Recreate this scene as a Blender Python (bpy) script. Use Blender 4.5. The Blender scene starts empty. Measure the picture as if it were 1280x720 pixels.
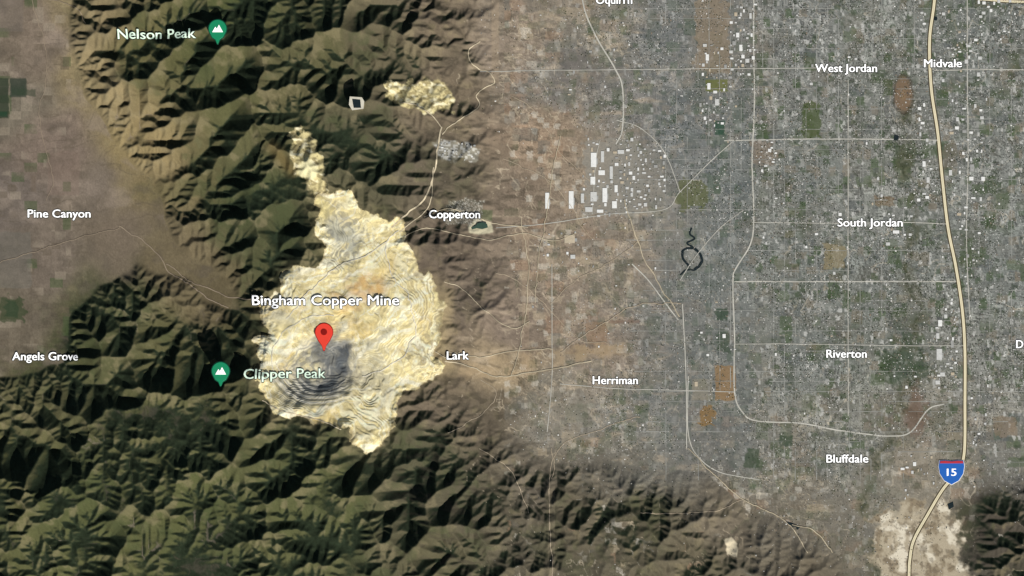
import bpy, math, time
import numpy as np
T0=time.time()
S=0.3                      # one map cell = 30 m ; one blender unit = 100 m
def wx(px): return (np.asarray(px,dtype=float)-640)*S
def wy(py): return (360-np.asarray(py,dtype=float))*S
def lin(c):
    c=np.asarray(c,dtype=float)/255.0
    return np.where(c<=0.04045,c/12.92,((c+0.055)/1.055)**2.4)
def sst(a,b,x):
    t=np.clip((x-a)/(b-a),0,1); return t*t*(3-2*t)
_tab={}
def vnoise(x,y,seed):
    if seed not in _tab: _tab[seed]=np.random.default_rng(seed).random((256,256)).astype(np.float32)
    t=_tab[seed]
    xf=np.floor(x); yf=np.floor(y)
    xi=xf.astype(np.int64)&255; yi=yf.astype(np.int64)&255
    u=(x-xf); v=(y-yf); u=u*u*(3-2*u); v=v*v*(3-2*v)
    x1=(xi+1)&255; y1=(yi+1)&255
    return (t[yi,xi]*(1-u)+t[yi,x1]*u)*(1-v)+(t[y1,xi]*(1-u)+t[y1,x1]*u)*v
def fbm(x,y,sc,octv,seed,gain=0.5):
    s=0;a=1;tot=0;f=1.0/sc
    for k in range(octv):
        s=s+a*vnoise(x*f+k*17.3,y*f+k*9.1,seed+k); tot+=a; a*=gain; f*=2.03
    return s/tot*2-1
def hashc(ix,iy,seed):
    if seed not in _tab: _tab[seed]=np.random.default_rng(seed).random((256,256)).astype(np.float32)
    return _tab[seed][iy.astype(np.int64)&255, ix.astype(np.int64)&255]
def sdf(X,Y,poly):
    """signed distance, positive inside"""
    P=np.array(poly,dtype=float); n=len(P)
    d=np.full(X.shape,1e18); ins=np.zeros(X.shape,bool)
    for i in range(n):
        ax,ay=P[i]; bx,by=P[(i+1)%n]
        ex,ey=bx-ax,by-ay
        t=np.clip(((X-ax)*ex+(Y-ay)*ey)/(ex*ex+ey*ey+1e-12),0,1)
        d=np.minimum(d,(X-ax-t*ex)**2+(Y-ay-t*ey)**2)
        if ay!=by:
            c=((ay>Y)!=(by>Y))&(X<(bx-ax)*(Y-ay)/(by-ay)+ax)
            ins^=c
    d=np.sqrt(d); return np.where(ins,d,-d)
def linedist(X,Y,pts):
    d=np.full(X.shape,1e18)
    for (ax,ay),(bx,by) in zip(pts[:-1],pts[1:]):
        ex,ey=bx-ax,by-ay
        t=np.clip(((X-ax)*ex+(Y-ay)*ey)/(ex*ex+ey*ey+1e-12),0,1)
        d=np.minimum(d,(X-ax-t*ex)**2+(Y-ay-t*ey)**2)
    return np.sqrt(d)

# ------------------------------------------------------------ terrain simulation
X0,X1,Y0,Y1=-160,1440,-160,880
MOUNT=[(95,-200),(90,0),(86,60),(108,120),(146,180),(188,228),(205,280),(235,318),(285,350),(300,392),(262,385),(228,352),(170,335),(120,352),(85,400),(78,450),(30,470),(-10,485),(-200,500),(-200,920),(660,920),(650,720),(630,640),(606,585),(570,530),(555,470),(548,380),(540,300),(565,200),(590,60),(590,-200)]
FOOT=[(540,-200),(628,-200),(628,100),(618,240),(645,340),(655,430),(590,455),(600,500),(650,560),(700,590),(760,575),(830,600),(880,590),(940,640),(1010,660),(1060,700),(1060,920),(560,920),(500,500),(500,200)]
SE=[(1215,620),(1260,590),(1330,560),(1500,560),(1500,920),(1180,920),(1200,720)]
SOUTH=[(650,600),(700,575),(760,570),(830,600),(870,610),(900,650),(920,700),(960,920),(600,920)]
MINE=[(405,247),(418,240),(434,243),(447,252),(462,262),(472,276),(484,284),(492,276),(506,284),(507,298),(518,314),(524,330),(533,346),(545,372),(551,398),(550,425),(544,445),(554,462),(536,476),(512,480),(502,494),(500,516),(492,534),(476,550),(456,559),(440,551),(432,537),(414,527),(392,524),(366,519),(346,508),(333,490),(322,474),(332,452),(324,434),(340,418),(336,402),(325,386),(345,368),(352,350),(372,336),(398,330),(404,312),(396,294),(400,278),(392,262)]
RIDGES=[[(270,-160),(262,0),(278,52),(262,120),(300,190),(292,260),(330,330),(318,400),(282,462),(240,480),(150,470),(120,420)],
        [(282,462),(300,540),(380,590),(480,600),(580,640)],[(300,540),(220,600),(90,580),(-60,560)],[(278,52),(360,60),(430,20),(520,-60)],
        [(262,120),(380,110),(470,150)],[(300,190),(370,180),(420,215),(520,230)],[(380,590),(340,680),(300,800)],[(220,600),(160,700),(120,800)],
        [(262,20),(190,90),(130,110)],[(262,120),(220,190),(205,230)],[(480,600),(520,700),(560,800)],[(90,580),(30,660),(-20,800)],[(360,60),(330,120)],[(150,470),(60,540)],[(262,0),(160,20)]]
def uplift(X,Y):
    wxn=fbm(X,Y,60,3,11)*14; wyn=fbm(X,Y,60,3,21)*14
    XX,YY=X+wxn,Y+wyn
    a=sdf(XX,YY,MOUNT); b=sdf(XX,YY,FOOT); c=sdf(XX,YY,SE); s=sdf(XX,YY,SOUTH)
    U=0.6*sst(-2,50,a)+0.62*sst(-1,5,a)
    U=np.maximum(U,0.34*sst(0,40,b)+0.16*sst(0,6,b)); U=np.maximum(U,0.6*sst(0,40,c)); U=np.maximum(U,0.62*sst(0,32,s))
    east=sst(380,600,X)*sst(560,480,Y)
    U*=1-0.36*east*(a>0)
    r=np.full(X.shape,1e9)
    for R in RIDGES: r=np.minimum(r,linedist(XX,YY,R))
    U*=0.7+0.6*np.exp(-(r/28)**2)
    return U*(1+0.6*fbm(X,Y,34,3,31))
def valley(X,Y):
    return 0.006*(np.abs(X-1130))*0.3+0.004*np.maximum(0,Y-300)*0.3
def simstep(h,U,active,dx,K,dt,smax,D):
    ny,nx=h.shape; N=ny*nx
    hp=np.pad(h,1,mode='edge')
    best=np.zeros_like(h); off=np.zeros(h.shape,np.int64); dist=np.ones_like(h)*dx
    for dj in(-1,0,1):
        for di in(-1,0,1):
            if di==0 and dj==0: continue
            dd=dx*math.hypot(di,dj)
            s=(h-hp[1+dj:1+dj+ny,1+di:1+di+nx])/dd
            m=s>best
            best=np.where(m,s,best); off=np.where(m,dj*nx+di,off); dist=np.where(m,dd,dist)
    off[~active]=0
    idx=np.arange(N); rec=idx+off.ravel(); dist=dist.ravel()
    d=(rec!=idx).astype(np.int64); p=rec.copy()
    for _ in range(14):
        nd=d+d[p]; p2=p[p]
        if np.array_equal(nd,d): break
        d=nd; p=p2
    act=np.nonzero(d>0)[0]; da=d[act]; o=np.argsort(da,kind='stable'); act=act[o]; da=da[o]
    L=int(da[-1]); bounds=np.searchsorted(da,np.arange(1,L+2))
    A=np.full(N,dx*dx,float)
    hf=h.ravel()+U.ravel()*dt*active.ravel()
    for l in range(L,0,-1):
        n=act[bounds[l-1]:bounds[l]]
        np.add.at(A,rec[n],A[n])
    f=K.ravel()*dt*np.power(A,0.45)/dist; sm=smax.ravel()*dist
    for l in range(1,L+1):
        n=act[bounds[l-1]:bounds[l]]; r=hf[rec[n]]
        v=(hf[n]+f[n]*r)/(1+f[n])
        hf[n]=np.minimum(v,r+sm[n])
    h=hf.reshape(ny,nx)
    hp=np.pad(h,1,mode='edge')
    lap=hp[2:,1:-1]+hp[:-2,1:-1]+hp[1:-1,2:]+hp[1:-1,:-2]-4*h
    return np.where(active,h+D*lap,h)
def grid(dx):
    xs=np.arange(X0,X1+0.1,dx); ys=np.arange(Y0,Y1+0.1,dx); return xs,ys,*np.meshgrid(xs,ys)
def resample(F,fx0,fy0,fdx,xs,ys):
    def w(c,n,c0):
        t=np.clip((c-c0)/fdx,0,n-1.001); i=np.floor(t).astype(int); u=t-i
        ws=[-0.5*u**3+u**2-0.5*u,1.5*u**3-2.5*u**2+1,-1.5*u**3+2*u**2+0.5*u,0.5*u**3-0.5*u**2]
        return [np.clip(i+k-1,0,n-1) for k in range(4)],ws
    ii,wi=w(xs,F.shape[1],fx0); jj,wj=w(ys,F.shape[0],fy0)
    G=sum(F[:,ii[k]]*wi[k][None,:] for k in range(4))
    return sum(G[jj[k],:]*wj[k][:,None] for k in range(4))
h=None
for dx,its,dt in((8,26,5.0),(4,28,3.0),(2,20,1.5),(1,6,0.8)):
    xs,ys,GX,GY=grid(dx)
    if dx>1: U=uplift(GX,GY)
    else: U=np.maximum(resample(U,X0,Y0,2,xs,ys),0)
    active=U>0.012
    active[0,:]=active[-1,:]=False; active[:,0]=active[:,-1]=False
    if h is None:
        r=np.full(GX.shape,1e9)
        for R in RIDGES: r=np.minimum(r,linedist(GX,GY,R))
        h=U*6*(0.4+np.exp(-(r/40)**2))+np.random.default_rng(5).random(GX.shape)*3+np.maximum(0,fbm(GX,GY,46,4,41)+.3)*22*(U>0.1)
        h=np.where(active,np.maximum(h,0)+0.5,0.0)
    else:
        h=resample(h,X0,Y0,pdx,xs,ys)+np.random.default_rng(6).random(GX.shape)*(0.8 if dx>1 else .5)*active
        h=np.where(active,np.maximum(h,0.0),0.0)
    smax=0.88+0.30*fbm(GX,GY,30,3,51)
    K=0.27*np.exp(0.8*fbm(GX,GY,28,3,55))
    for k in range(its):
        h=simstep(h,U,active,dx,K,dt,smax,{8:.03,4:.03,2:.04,1:.11}[dx])
    pdx=dx
print('sim',time.time()-T0)
def gblur(F,sig):
    ny,nx=F.shape; p=int(sig*3)+2
    Fp=np.pad(F,p,mode='edge'); ky=np.fft.fftfreq(Fp.shape[0])[:,None]; kx=np.fft.rfftfreq(Fp.shape[1])[None,:]
    G=np.exp(-2*(math.pi*sig)**2*(kx*kx+ky*ky))
    return np.fft.irfft2(np.fft.rfft2(Fp)*G,s=Fp.shape)[p:p+ny,p:p+nx]
Hs=np.maximum(h,0)*S*1.10           # to blender units
Hs=0.9*gblur(Hs,0.6)+0.1*gblur(Hs,3.5)
Hs=np.maximum(Hs,0); HD=1
Hb=gblur(Hs,26)
Hbig=gblur(Hs,48)
def mine_field(X,Y):
    return 1.5+sdf(X+fbm(X,Y,20,4,61)*14,Y+fbm(X,Y,20,4,71)*14,MINE)
def height_tensor(xs,ys,fine=True):
    X,Y=np.meshgrid(xs,ys)
    H=resample(Hs,X0,Y0,HD,xs,ys)
    B=resample(Hbig,X0,Y0,HD,xs,ys)
    ox=np.maximum(0,np.maximum(X0-X,X-X1)); oy=np.maximum(0,np.maximum(Y0-Y,Y-Y1)); od=np.hypot(ox,oy)
    H=H*np.exp(-od/120)+sst(200,900,od)*np.maximum(0,fbm(X,Y,700,5,81))*22
    H=np.maximum(H,0)
    H=H+valley(np.clip(X,-400,1700),np.clip(Y,-300,1200))
    # open pit
    m=np.full(X.shape,-99.0); W=(xs>280)&(xs<600); V=(ys>200)&(ys<610)
    if W.any() and V.any():
        sub=np.ix_(V,W); x=X[sub];y=Y[sub]; mm=mine_field(x,y); m[sub]=mm
        base=B[sub]+valley(x,y)
        wx_=fbm(x,y,44,4,91)*30; wy_=fbm(x,y,44,4,95)*30
        r=np.hypot((x-402+wx_)/1.25,(y-462+wy_)*1.1)
        bowl=-5.5*(1-sst(4,80,r))
        r2=np.hypot((x-470+wx_)/1.0,(y-395+wy_)/1.25)
        dump=2.4*(1-sst(10,85,r2))
        r3=np.hypot((x-430+wx_)/0.7,(y-290+wy_)/1.2); pit2=-1.2*(1-sst(5,40,r3))
        M=base+bowl+dump+pit2+fbm(x,y,46,4,101)*2.2
        st=0.42; t=M/st+fbm(x,y,22,2,105)*0.8; fl=np.floor(t); ts=st*(fl+sst(0.45,1.0,t-fl)-fbm(x,y,22,2,105)*0.8)
        k=0.25+0.75*sst(-.3,.3,fbm(x,y,30,2,107)); M2=M+(ts-M)*k
        H[sub]=H[sub]+(M2-H[sub])*sst(-3,14,mm)
    if fine:
        rough=sst(0.02,1.5,resample(Hb,X0,Y0,HD,xs,ys))
        H=H+fbm(X,Y,6,3,111)*0.08*rough+fbm(X,Y,5,2,121)*0.012
    return X,Y,H,m
# ------------------------------------------------------------ colour controls  x,y,r,g,b,forest,city
CP=np.array([
(-40,0,120,108,94,0,0),(50,50,124,111,97,0,0),(20,120,114,106,92,0,0),(60,190,122,108,96,0,0),(10,250,112,102,93,0,0),(130,235,116,105,93,0,0),(60,320,114,103,91,0,0),(20,420,106,97,83,0.05,0),(150,290,116,104,89,0,0),(215,330,110,99,77,.15,0),(265,375,102,92,70,.3,0),(-100,300,116,103,91,0,0),
(120,100,146,131,98,.38,0),(175,180,144,128,92,.42,0),(200,235,130,116,85,.45,0),(110,20,130,117,88,.45,0),(180,60,98,94,62,.75,0),(250,60,82,84,54,.95,0),(300,0,78,82,52,.98,0),(300,130,90,90,60,.88,0),(400,60,88,86,60,.88,0),(350,120,92,88,62,.82,0),(480,60,100,93,73,.68,0),(560,40,116,104,87,.4,0),(560,130,116,104,87,.35,0),(300,250,70,76,50,.95,0),(250,220,94,90,62,.75,0),(340,320,74,76,52,.92,0),(450,205,82,80,61,.82,0),(560,220,104,95,80,.46,0),(300,420,82,80,54,.88,0),
(160,380,78,82,56,.88,0),(100,430,82,84,56,.8,0),(220,440,90,88,60,.75,0),(40,510,100,97,68,.7,0),(200,520,90,90,60,.88,0),(100,620,82,86,55,.9,0),(0,600,90,90,58,.88,0),(250,620,85,88,56,.9,0),(400,620,85,88,57,.9,0),(340,700,90,91,60,.88,0),(150,710,92,93,60,.85,0),(520,570,88,85,66,.72,0),(600,620,94,88,72,.6,0),(600,520,106,96,81,.46,0),(540,700,91,87,66,.65,0),(575,380,106,95,83,.38,0),(560,310,110,98,85,.35,0),(540,490,108,97,82,.4,0),
(640,50,144,130,114,0,.1),(690,10,135,125,111,0,.25),(700,100,126,121,113,0,.4),(670,180,156,136,115,0,0),(720,210,149,134,116,0,.05),(650,270,140,125,108,0,0),(700,330,146,131,114,0,.1),(780,330,142,131,117,0,.2),(640,400,133,119,105,0,0),(740,420,141,127,112,0,.2),(620,462,164,146,118,0,0),(700,520,140,133,120,0,.25),(790,520,125,123,116,0,.5),(800,390,125,122,115,0,.45),(800,230,140,132,121,0,.3),(790,130,125,122,117,0,.6),(820,50,117,117,113,0,.8),(850,160,115,116,113,0,.8),(750,40,125,121,111,0,.5),
(890,60,124,119,110,0,.6),(1000,40,115,117,113,0,1),(1100,60,117,119,113,0,1),(1250,60,115,118,113,0,1),(920,220,114,117,112,0,.9),(1000,200,113,116,111,0,1),(1100,200,117,118,112,0,1),(1250,200,116,118,113,0,1),(900,330,117,119,113,0,.7),(1000,330,114,117,112,0,1),(1100,330,113,116,111,0,1),(1270,330,115,118,113,0,1),(900,440,115,115,108,0,.6),(1000,440,112,115,110,0,1),(1100,440,112,115,108,0,.9),(1260,450,117,118,112,0,1),(950,560,119,117,109,0,.6),(1050,560,119,119,111,0,.8),(1140,540,123,118,106,0,.6),(1260,540,121,119,111,0,.8),(1500,300,115,117,112,0,1),
(670,600,110,102,89,.4,0),(720,650,99,92,76,.5,0),(800,650,94,88,71,.55,0),(900,650,114,105,90,.25,0),(800,590,117,113,103,.1,.25),(880,560,120,115,106,0,.3),(1000,650,117,110,97,.05,.2),(1000,720,106,98,83,.2,0),(1070,610,123,118,107,0,.4),(860,710,100,93,76,.4,0),(1240,650,78,72,63,.55,0),(1300,720,74,70,59,.6,0),(1150,600,138,131,117,0,.1)],dtype=float)
def base_fields(X,Y):
    wxn=fbm(X,Y,50,5,131)*26; wyn=fbm(X,Y,50,5,141)*26
    x=X+wxn;y=Y+wyn
    W=np.zeros(X.shape); acc=[np.zeros(X.shape) for _ in range(5)]
    for c in CP:
        d2=(x-c[0])**2+(y-c[1])**2
        w=1/(d2+350)**2
        W+=w
        for k in range(3): acc[k]+=w*lin(c[2+k])
        acc[3]+=w*c[5]; acc[4]+=w*c[6]
    return [a/W for a in acc]
def boxm(X,Y,x0,y0,x1,y1,e=0.6,rag=0):
    if rag: X=X+fbm(X,Y,6,2,151)*rag; Y=Y+fbm(X,Y,6,2,152)*rag
    return np.clip((np.minimum(np.minimum(X-x0,x1-X),np.minimum(Y-y0,y1-Y)))/e+0.5,0,1)

def colour(X,Y,H,m,xs,ys):
    gy,gx=np.gradient(H,ys*S,xs*S)
    R,G,B,F,C=base_fields(X,Y)
    slope=np.hypot(gx,gy)
    flat=1-sst(0.05,0.25,slope)
    col=np.stack([R,G,B],-1)*(1.02+0.04*flat+0.14*C-0.10*F)[...,None]
    def mix(mask,c,k=1.0):
        nonlocal col
        mk=np.clip(mask*k,0,1)[...,None]; col=col*(1-mk)+lin(c)*1.06*mk
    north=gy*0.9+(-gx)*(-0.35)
    n1=fbm(X,Y,9,4,161); n2=fbm(X,Y,30,3,171); n3=fbm(X,Y,2.5,2,181); nb=fbm(X,Y,90,3,185)
    mid=resample(Hb,X0,Y0,HD,xs,ys); curv=(H-mid)
    f=sst(0.0,0.5,F*1.2-0.44+north*0.75+n1*0.25+n2*0.25+nb*.2-curv*0.10)*sst(0.03,0.3,F)  # conifers on slopes facing away from the sun, their dark colour also painting shade
    forest_shade=lin((37,47,34))*(1+0.35*n3[...,None]+0.3*n1[...,None])
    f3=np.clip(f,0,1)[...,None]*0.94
    col=col*(1+0.12*n1[...,None]+0.14*n2[...,None]+0.10*n3[...,None])
    rock=sst(0.15,0.7,n1+n2*.5+0.25*curv/3)*sst(.1,.4,F)
    col=col*(1-f3)+forest_shade*f3
    mix(rock*(1-f)*0.4,(130,119,92))
    mix(sst(.1,.5,-n2+n1*.5)*(1-f)*sst(.3,.6,F)*.5,(66,74,48))
    # gullies in the foothills, darker scrub
    wv=fbm(X,Y,24,3,188)*16
    scrub=sst(0.05,0.5,fbm(X+wv,Y*2.6+wv,13,4,191))*(1-C)*sst(430,540,X)*sst(760,640,X)
    mix(scrub*0.55,(68,63,53))
    gul=np.abs(fbm(X*0.8+Y*.25+wv,Y*1.9-X*.3-wv,20,4,195)); gm=(1-sst(0.0,0.07,gul))*(1-C)*flat*sst(600,640,X)*(1-sst(1000,1080,X))
    mix(gm*.45,(86,77,64))
    gul=np.abs(fbm(X+wv*.6,Y*1.3+wv,26,4,197)); gm=(1-sst(0.0,0.03,gul))*(1-C*.8)*flat*sst(520,560,X)*(1-sst(1000,1080,X))
    mix(gm*.65,(202,186,160))
    gul=np.abs(fbm(X-wv*.6,Y*.9+wv,40,3,198)); gm=(1-sst(0.0,0.016,gul))*flat*sst(600,640,X)
    mix(gm*.5,(206,193,170))
    pale=sst(0.2,0.65,fbm(X*0.8+n2*8,Y*2.6-n2*10,22,4,201))*(1-sst(0.1,.5,F))*sst(520,600,X)*(1-sst(820,900,X))
    mix(pale*0.5,(186,169,145))
    wl=sst(.1,.5,fbm(X*.7+Y*.3,Y*1.2-X*.4,34,4,203))*(X<300)*flat; mix(wl*.45,(146,132,118)); mix(sst(.1,.5,fbm(X,Y,20,4,205))*(X<300)*flat*.4,(90,82,72))
    gul=np.abs(fbm(X*.5+wv*.4,Y*1.2+X*.3+wv*.4,26,3,206)); mix((1-sst(0,.04,gul))*(X<300)*flat*.45,(90,81,68))
    # parcels: fields & neighbourhoods
    jx=X+fbm(X,Y,5,2,401)*2.0; jy=Y+fbm(X,Y,5,2,402)*2.0
    for (sx,sy,sd,am) in((13,9,211,.13),(27,27,221,.11),(54,54,231,.08),(6,5,241,.10)):
        hx=hashc(np.floor(jx/sx),np.floor(jy/sy),sd)-0.5
        a=am*flat*(0.75+0.5*C)*(X>610)*(sst(-.5,.1,n2))+am*0.8*flat*(X<110)
        col=col*(1+2*a*hx)[...,None]
    for (sx,sy,sd,c,k) in((16,12,451,(70,86,54),.6),(11,8,452,(96,86,72),.5),(14,10,453,(156,144,126),.4)):
        t=hashc(np.floor(X/sx),np.floor(Y/sy),sd); mix((t>.90)*(X<90)*flat*sst(-.3,.2,n2),c,k)
    for (sx,sy,sd,c,k) in((18,10,461,(184,168,142),.5),(10,14,462,(112,109,100),.5),(9,7,463,(96,87,73),.5),(22,13,464,(158,128,103),.4),(7,7,465,(200,193,178),.5),(12,9,466,(80,86,64),.45),(16,16,467,(98,98,92),.5)):
        t=hashc(np.floor(jx/sx),np.floor(jy/sy),sd); mix((t>.905)*(X>630)*(1-C)*flat*sst(-.5,.1,n2),c,k)
    # city grain
    bx=np.floor(X/13.5); by=np.floor(Y/13.5); o=hashc(bx,by,251)
    ph=hashc(bx,by,252)*2
    sv=hashc(np.floor(X/1.0),np.floor(Y/5+ph),253)-0.5; sh=hashc(np.floor(X/5+ph),np.floor(Y/1.0),254)-0.5
    sp=hashc(np.floor(X),np.floor(Y),255)-0.5
    g=np.where(o<0.38,sh,np.where(o<0.8,sv,sp))*1.0+sp*0.85
    Cg=np.maximum(C,0.34*flat*(X>640))
    amp=Cg*(0.45+0.55*hashc(bx,by,256))*(0.65+0.8*sst(-.4,.5,n2))
    col=col*(1+amp*g*1.0)[...,None]
    mix(sst(0.30,0.5,sp)*C*0.4*sst(-.3,.5,n1),(60,68,54))
    mix((sp<-.47)*C*0.6,(215,213,206))
    for (sx,sy,sd,lo_,hi_,c,k) in((9,11,257,.947,2,(72,90,58),.65),(9,11,257,-1,.045,(136,124,106),.5),(7,6,411,.94,2,(62,79,53),.62),(14,9,412,.96,2,(130,120,102),.45),(5,8,413,.96,2,(176,175,168),.45),(17,13,414,.95,2,(88,100,74),.58),(6,6,415,-1,.06,(84,88,87),.5),(22,17,416,.965,2,(124,119,108),.4),(4,4,417,.95,2,(50,62,45),.58),(3,5,418,.96,2,(205,204,198),.6),(15,22,419,.97,2,(66,84,52),.6),(20,12,420,-1,.05,(92,97,97),.45)):
        t=hashc(np.floor(jx/sx),np.floor(jy/sy),sd); mix(((t>lo_)&(t<hi_))*np.clip(C*1.2,0,1)*flat,c,k)
    mix(sst(0.12,.5,fbm(X,Y,26,5,258))*C*0.35,(96,93,81))
    mix(sst(0.15,.5,fbm(X,Y,17,5,421))*C*0.5,(80,89,71))
    mix(sst(0.12,.5,fbm(X,Y,20,5,431))*C*0.28,(142,142,137))
    pg=(hashc(np.floor(X),np.floor(Y/2),259)-0.5)*(1-C)*flat
    col=col*(1+0.18*pg)[...,None]
    mix(sst(790,840,X+n2*12)*(1-sst(930,955,X))*(1-sst(560,620,Y))*0.34,(102,109,111))  # bluish haze over the western city strip, painted into the ground colour
    strip=((X>614)&(X<624)&(Y<105)).astype(float); mix(strip*0.3,(160,142,118))
    mix(((X>652)&(X<662)&(Y>290)&(Y<470)).astype(float)*0.25,(170,148,124))
    mix(((X>684)&(X<694)&(Y>600)).astype(float)*0.22,(140,128,108))
    for (x0,y0,x1,y1,c,k,rg) in [
      (0,98,12,148,(46,58,44),.85,1),(14,98,34,122,(44,58,48),.8,1),(22,112,46,120,(56,68,52),.6,2),(-60,92,-4,140,(64,76,56),.6,0),(0,140,10,146,(40,66,48),.8,0),
      (0,372,33,402,(58,70,46),.75,6),(8,376,24,398,(44,64,44),.6,4),(0,290,40,360,(108,106,98),.4,2),(0,0,30,40,(108,100,92),.4,0),(40,220,46,240,(105,92,78),.5,0),(60,190,100,245,(128,110,98),.35,3),
      (1003,128,1026,174,(74,86,50),.8,4),(882,100,910,115,(104,108,56),.8,2),(893,151,906,169,(44,76,58),.85,1),(846,224,884,262,(94,98,60),.7,9),
      (894,386,910,400,(46,68,48),.75,3),(896,414,912,440,(52,72,50),.6,4),(893,457,919,500,(142,114,78),.75,2),(876,506,892,531,(132,104,62),.8,7),(865,474,890,500,(150,140,120),.4,1),
      (1030,306,1057,336,(138,126,96),.7,5),(1116,176,1146,212,(64,78,54),.7,7),(1104,100,1116,120,(72,84,56),.7,2),(1092,245,1118,258,(122,102,76),.6,3),
      (932,560,950,584,(58,74,52),.7,4),(974,545,990,558,(52,70,50),.7,2),(980,330,1000,334,(80,90,62),.5,1),(1096,446,1118,480,(70,82,56),.6,7),
      (1180,180,1196,210,(116,108,92),.5,3),(940,176,968,206,(132,114,96),.5,7),(868,0,912,90,(138,122,100),.6,7),(1190,320,1230,332,(88,96,72),.5,3),
      (733,404,758,430,(146,119,94),.5,3),(706,430,760,442,(112,95,80),.5,2),(760,400,800,404,(118,94,80),.5,1),(705,236,718,266,(170,150,128),.5,1),
      (700,60,735,88,(104,100,97),.5,3),(690,96,714,140,(112,108,104),.35,2),(735,84,790,112,(112,110,106),.45,4),(640,290,690,300,(168,148,124),.4,3),(730,175,800,268,(142,139,130),.65,7),(775,185,832,262,(130,128,120),.5,8),
      (1120,560,1160,580,(150,140,124),.4,4),(1000,494,1020,520,(94,100,76),.4,4),(1240,240,1262,262,(94,102,80),.4,3),(1236,110,1262,124,(80,90,66),.5,3),(1242,520,1270,545,(136,118,96),.5,4)]:
        mix(boxm(X,Y,x0,y0,x1,y1,1.0,rg),c,k)
    riv=[(1128,70),(1134,130),(1136,180),(1128,210),(1146,250),(1142,300),(1130,340),(1150,385),(1138,430),(1142,470),(1128,505),(1150,520),(1120,545),(1088,592),(1080,640),(1092,690),(1100,760)]
    rd=linedist(X+n1*9+n2*5,Y+n1*9,riv)
    mix((1-sst(2,16,rd+n1*9))*sst(60,90,Y)*sst(-.6,.3,n1+n2),(88,87,66),.65)
    mix((1-sst(0,3.5,rd+n3*3+n1*4))*sst(60,90,Y)*sst(-.5,.1,n2+n1),(56,63,47),.65)
    mix(1-sst(14,30,np.hypot(X-1128,(Y-455)*0.8)+n1*26+n3*5),(56,73,51),.65)
    mix(1-sst(6,17,np.hypot(X-1146,(Y-512)*0.5)+n1*12),(112,92,80),.7)
    e=np.hypot((X-1129)/11,(Y-118)/21)+n1*.15; mix((1-sst(.9,1.15,e)),(122,102,82),.9); mix((1-sst(.2,.5,e)),(140,116,88),.5); mix(np.exp(-((e-1.12)/.1)**2),(74,64,52),.7)
    n4=fbm(X,Y,14,4,261)
    q=sdf(X+n1*18,Y+n4*22,[(1110,640),(1150,625),(1185,628),(1205,660),(1196,690),(1215,730),(1210,780),(1120,780),(1100,740),(1092,700),(1090,660)])
    mix(sst(-5,7,q),(190,177,152),.8); mix(sst(-2,4,q)*sst(-.1,.4,n1+n4*.5),(134,120,98),.8); mix(sst(0,6,q)*sst(.05,.4,fbm(X,Y,12,4,262)),(228,219,198),.8)
    mix(sst(-2,3,q)*sst(.25,.4,n3+n1),(104,94,80),.5)
    q=sdf(X+n1*4,Y+n1*4,[(906,676),(914,671),(922,680),(919,694),(909,693)]); mix(sst(-1,1,q),(212,199,170))
    q=sdf(X+n1*9,Y+n1*9,[(590,448),(650,440),(700,436),(790,428),(796,440),(720,452),(670,470),(600,474),(560,470)]); mix(sst(-3,5,q)*sst(-.5,.3,n4),(178,155,122),.55)
    # waste rock and tailings outside the main pit
    for poly in ([(366,170),(382,161),(394,170),(400,190),(406,208),(410,224),(416,248),(396,248),(388,228),(370,220),(372,204),(364,190)],
                 [(482,108),(500,102),(530,104),(560,108),(568,120),(566,136),(548,143),(520,140),(496,133),(480,122)]):
        q=sdf(X+n1*12,Y+n1*12,poly); k=sst(-1,3,q)
        mix(k,(208,195,145),.85); mix(k*sst(-.1,.3,n3+n1*.6),(134,122,88),.8); mix(k*sst(.1,.45,fbm(X,Y*1.5,7,3,263)),(230,222,188),.9)
    q=np.hypot((X-388)/15,(Y-214)/13)+n1*.35; mix(1-sst(.7,1.05,q),(226,218,173),.85)
    q=sdf(X+n1*9,Y+n1*9,[(545,182),(560,176),(585,178),(600,186),(596,200),(570,204),(550,198)]); mix(sst(-2,3,q),(146,143,130),.7); mix(sst(-1,2,q)*(hashc(np.floor(X/3),np.floor(Y/2),264)>.6),(206,204,196),.6)
    mix((1-sst(4,9,np.hypot(X-448,Y-132)+n1*6)),(164,148,112),.5)
    mix((1-sst(0,14,linedist(X+n1*6,Y+n1*6,[(345,185),(360,205),(368,215)])))*.6,(112,94,58),.8)
    if (m>-98).any():
        mm=np.where(m>-98,m,-60)
        mix(np.exp(-np.maximum(-mm,0)/7)*(.35+.5*n1),(146,132,100),.75)
        mix((mm>0).astype(float),(186,173,130),.8)
        tail=(1-sst(0,26,-mm+n1*12))*sst(520,545,X)*sst(330,380,Y)*(1-sst(455,480,Y)); mix(tail*.6,(168,150,114))
    q=sdf(X+n1*3,Y+n1*3,[(584,280),(598,274),(614,277),(616,290),(600,293),(586,290)]); mix(sst(-1.5,1.5,q),(205,198,168),.8)
    q=sdf(X,Y,[(600,262),(616,263),(615,276),(602,274)]); mix(sst(-1,1,q),(92,102,72),.7)
    tw=boxm(X,Y,560,250,604,280,1,5); mix(tw,(122,118,106),.5); mix(tw*sst(.1,.5,sp),(200,196,184),.7); mix(tw*sst(.1,.5,-sp),(66,72,56),.6)
    return np.clip(col,0.004,0.9)
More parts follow.
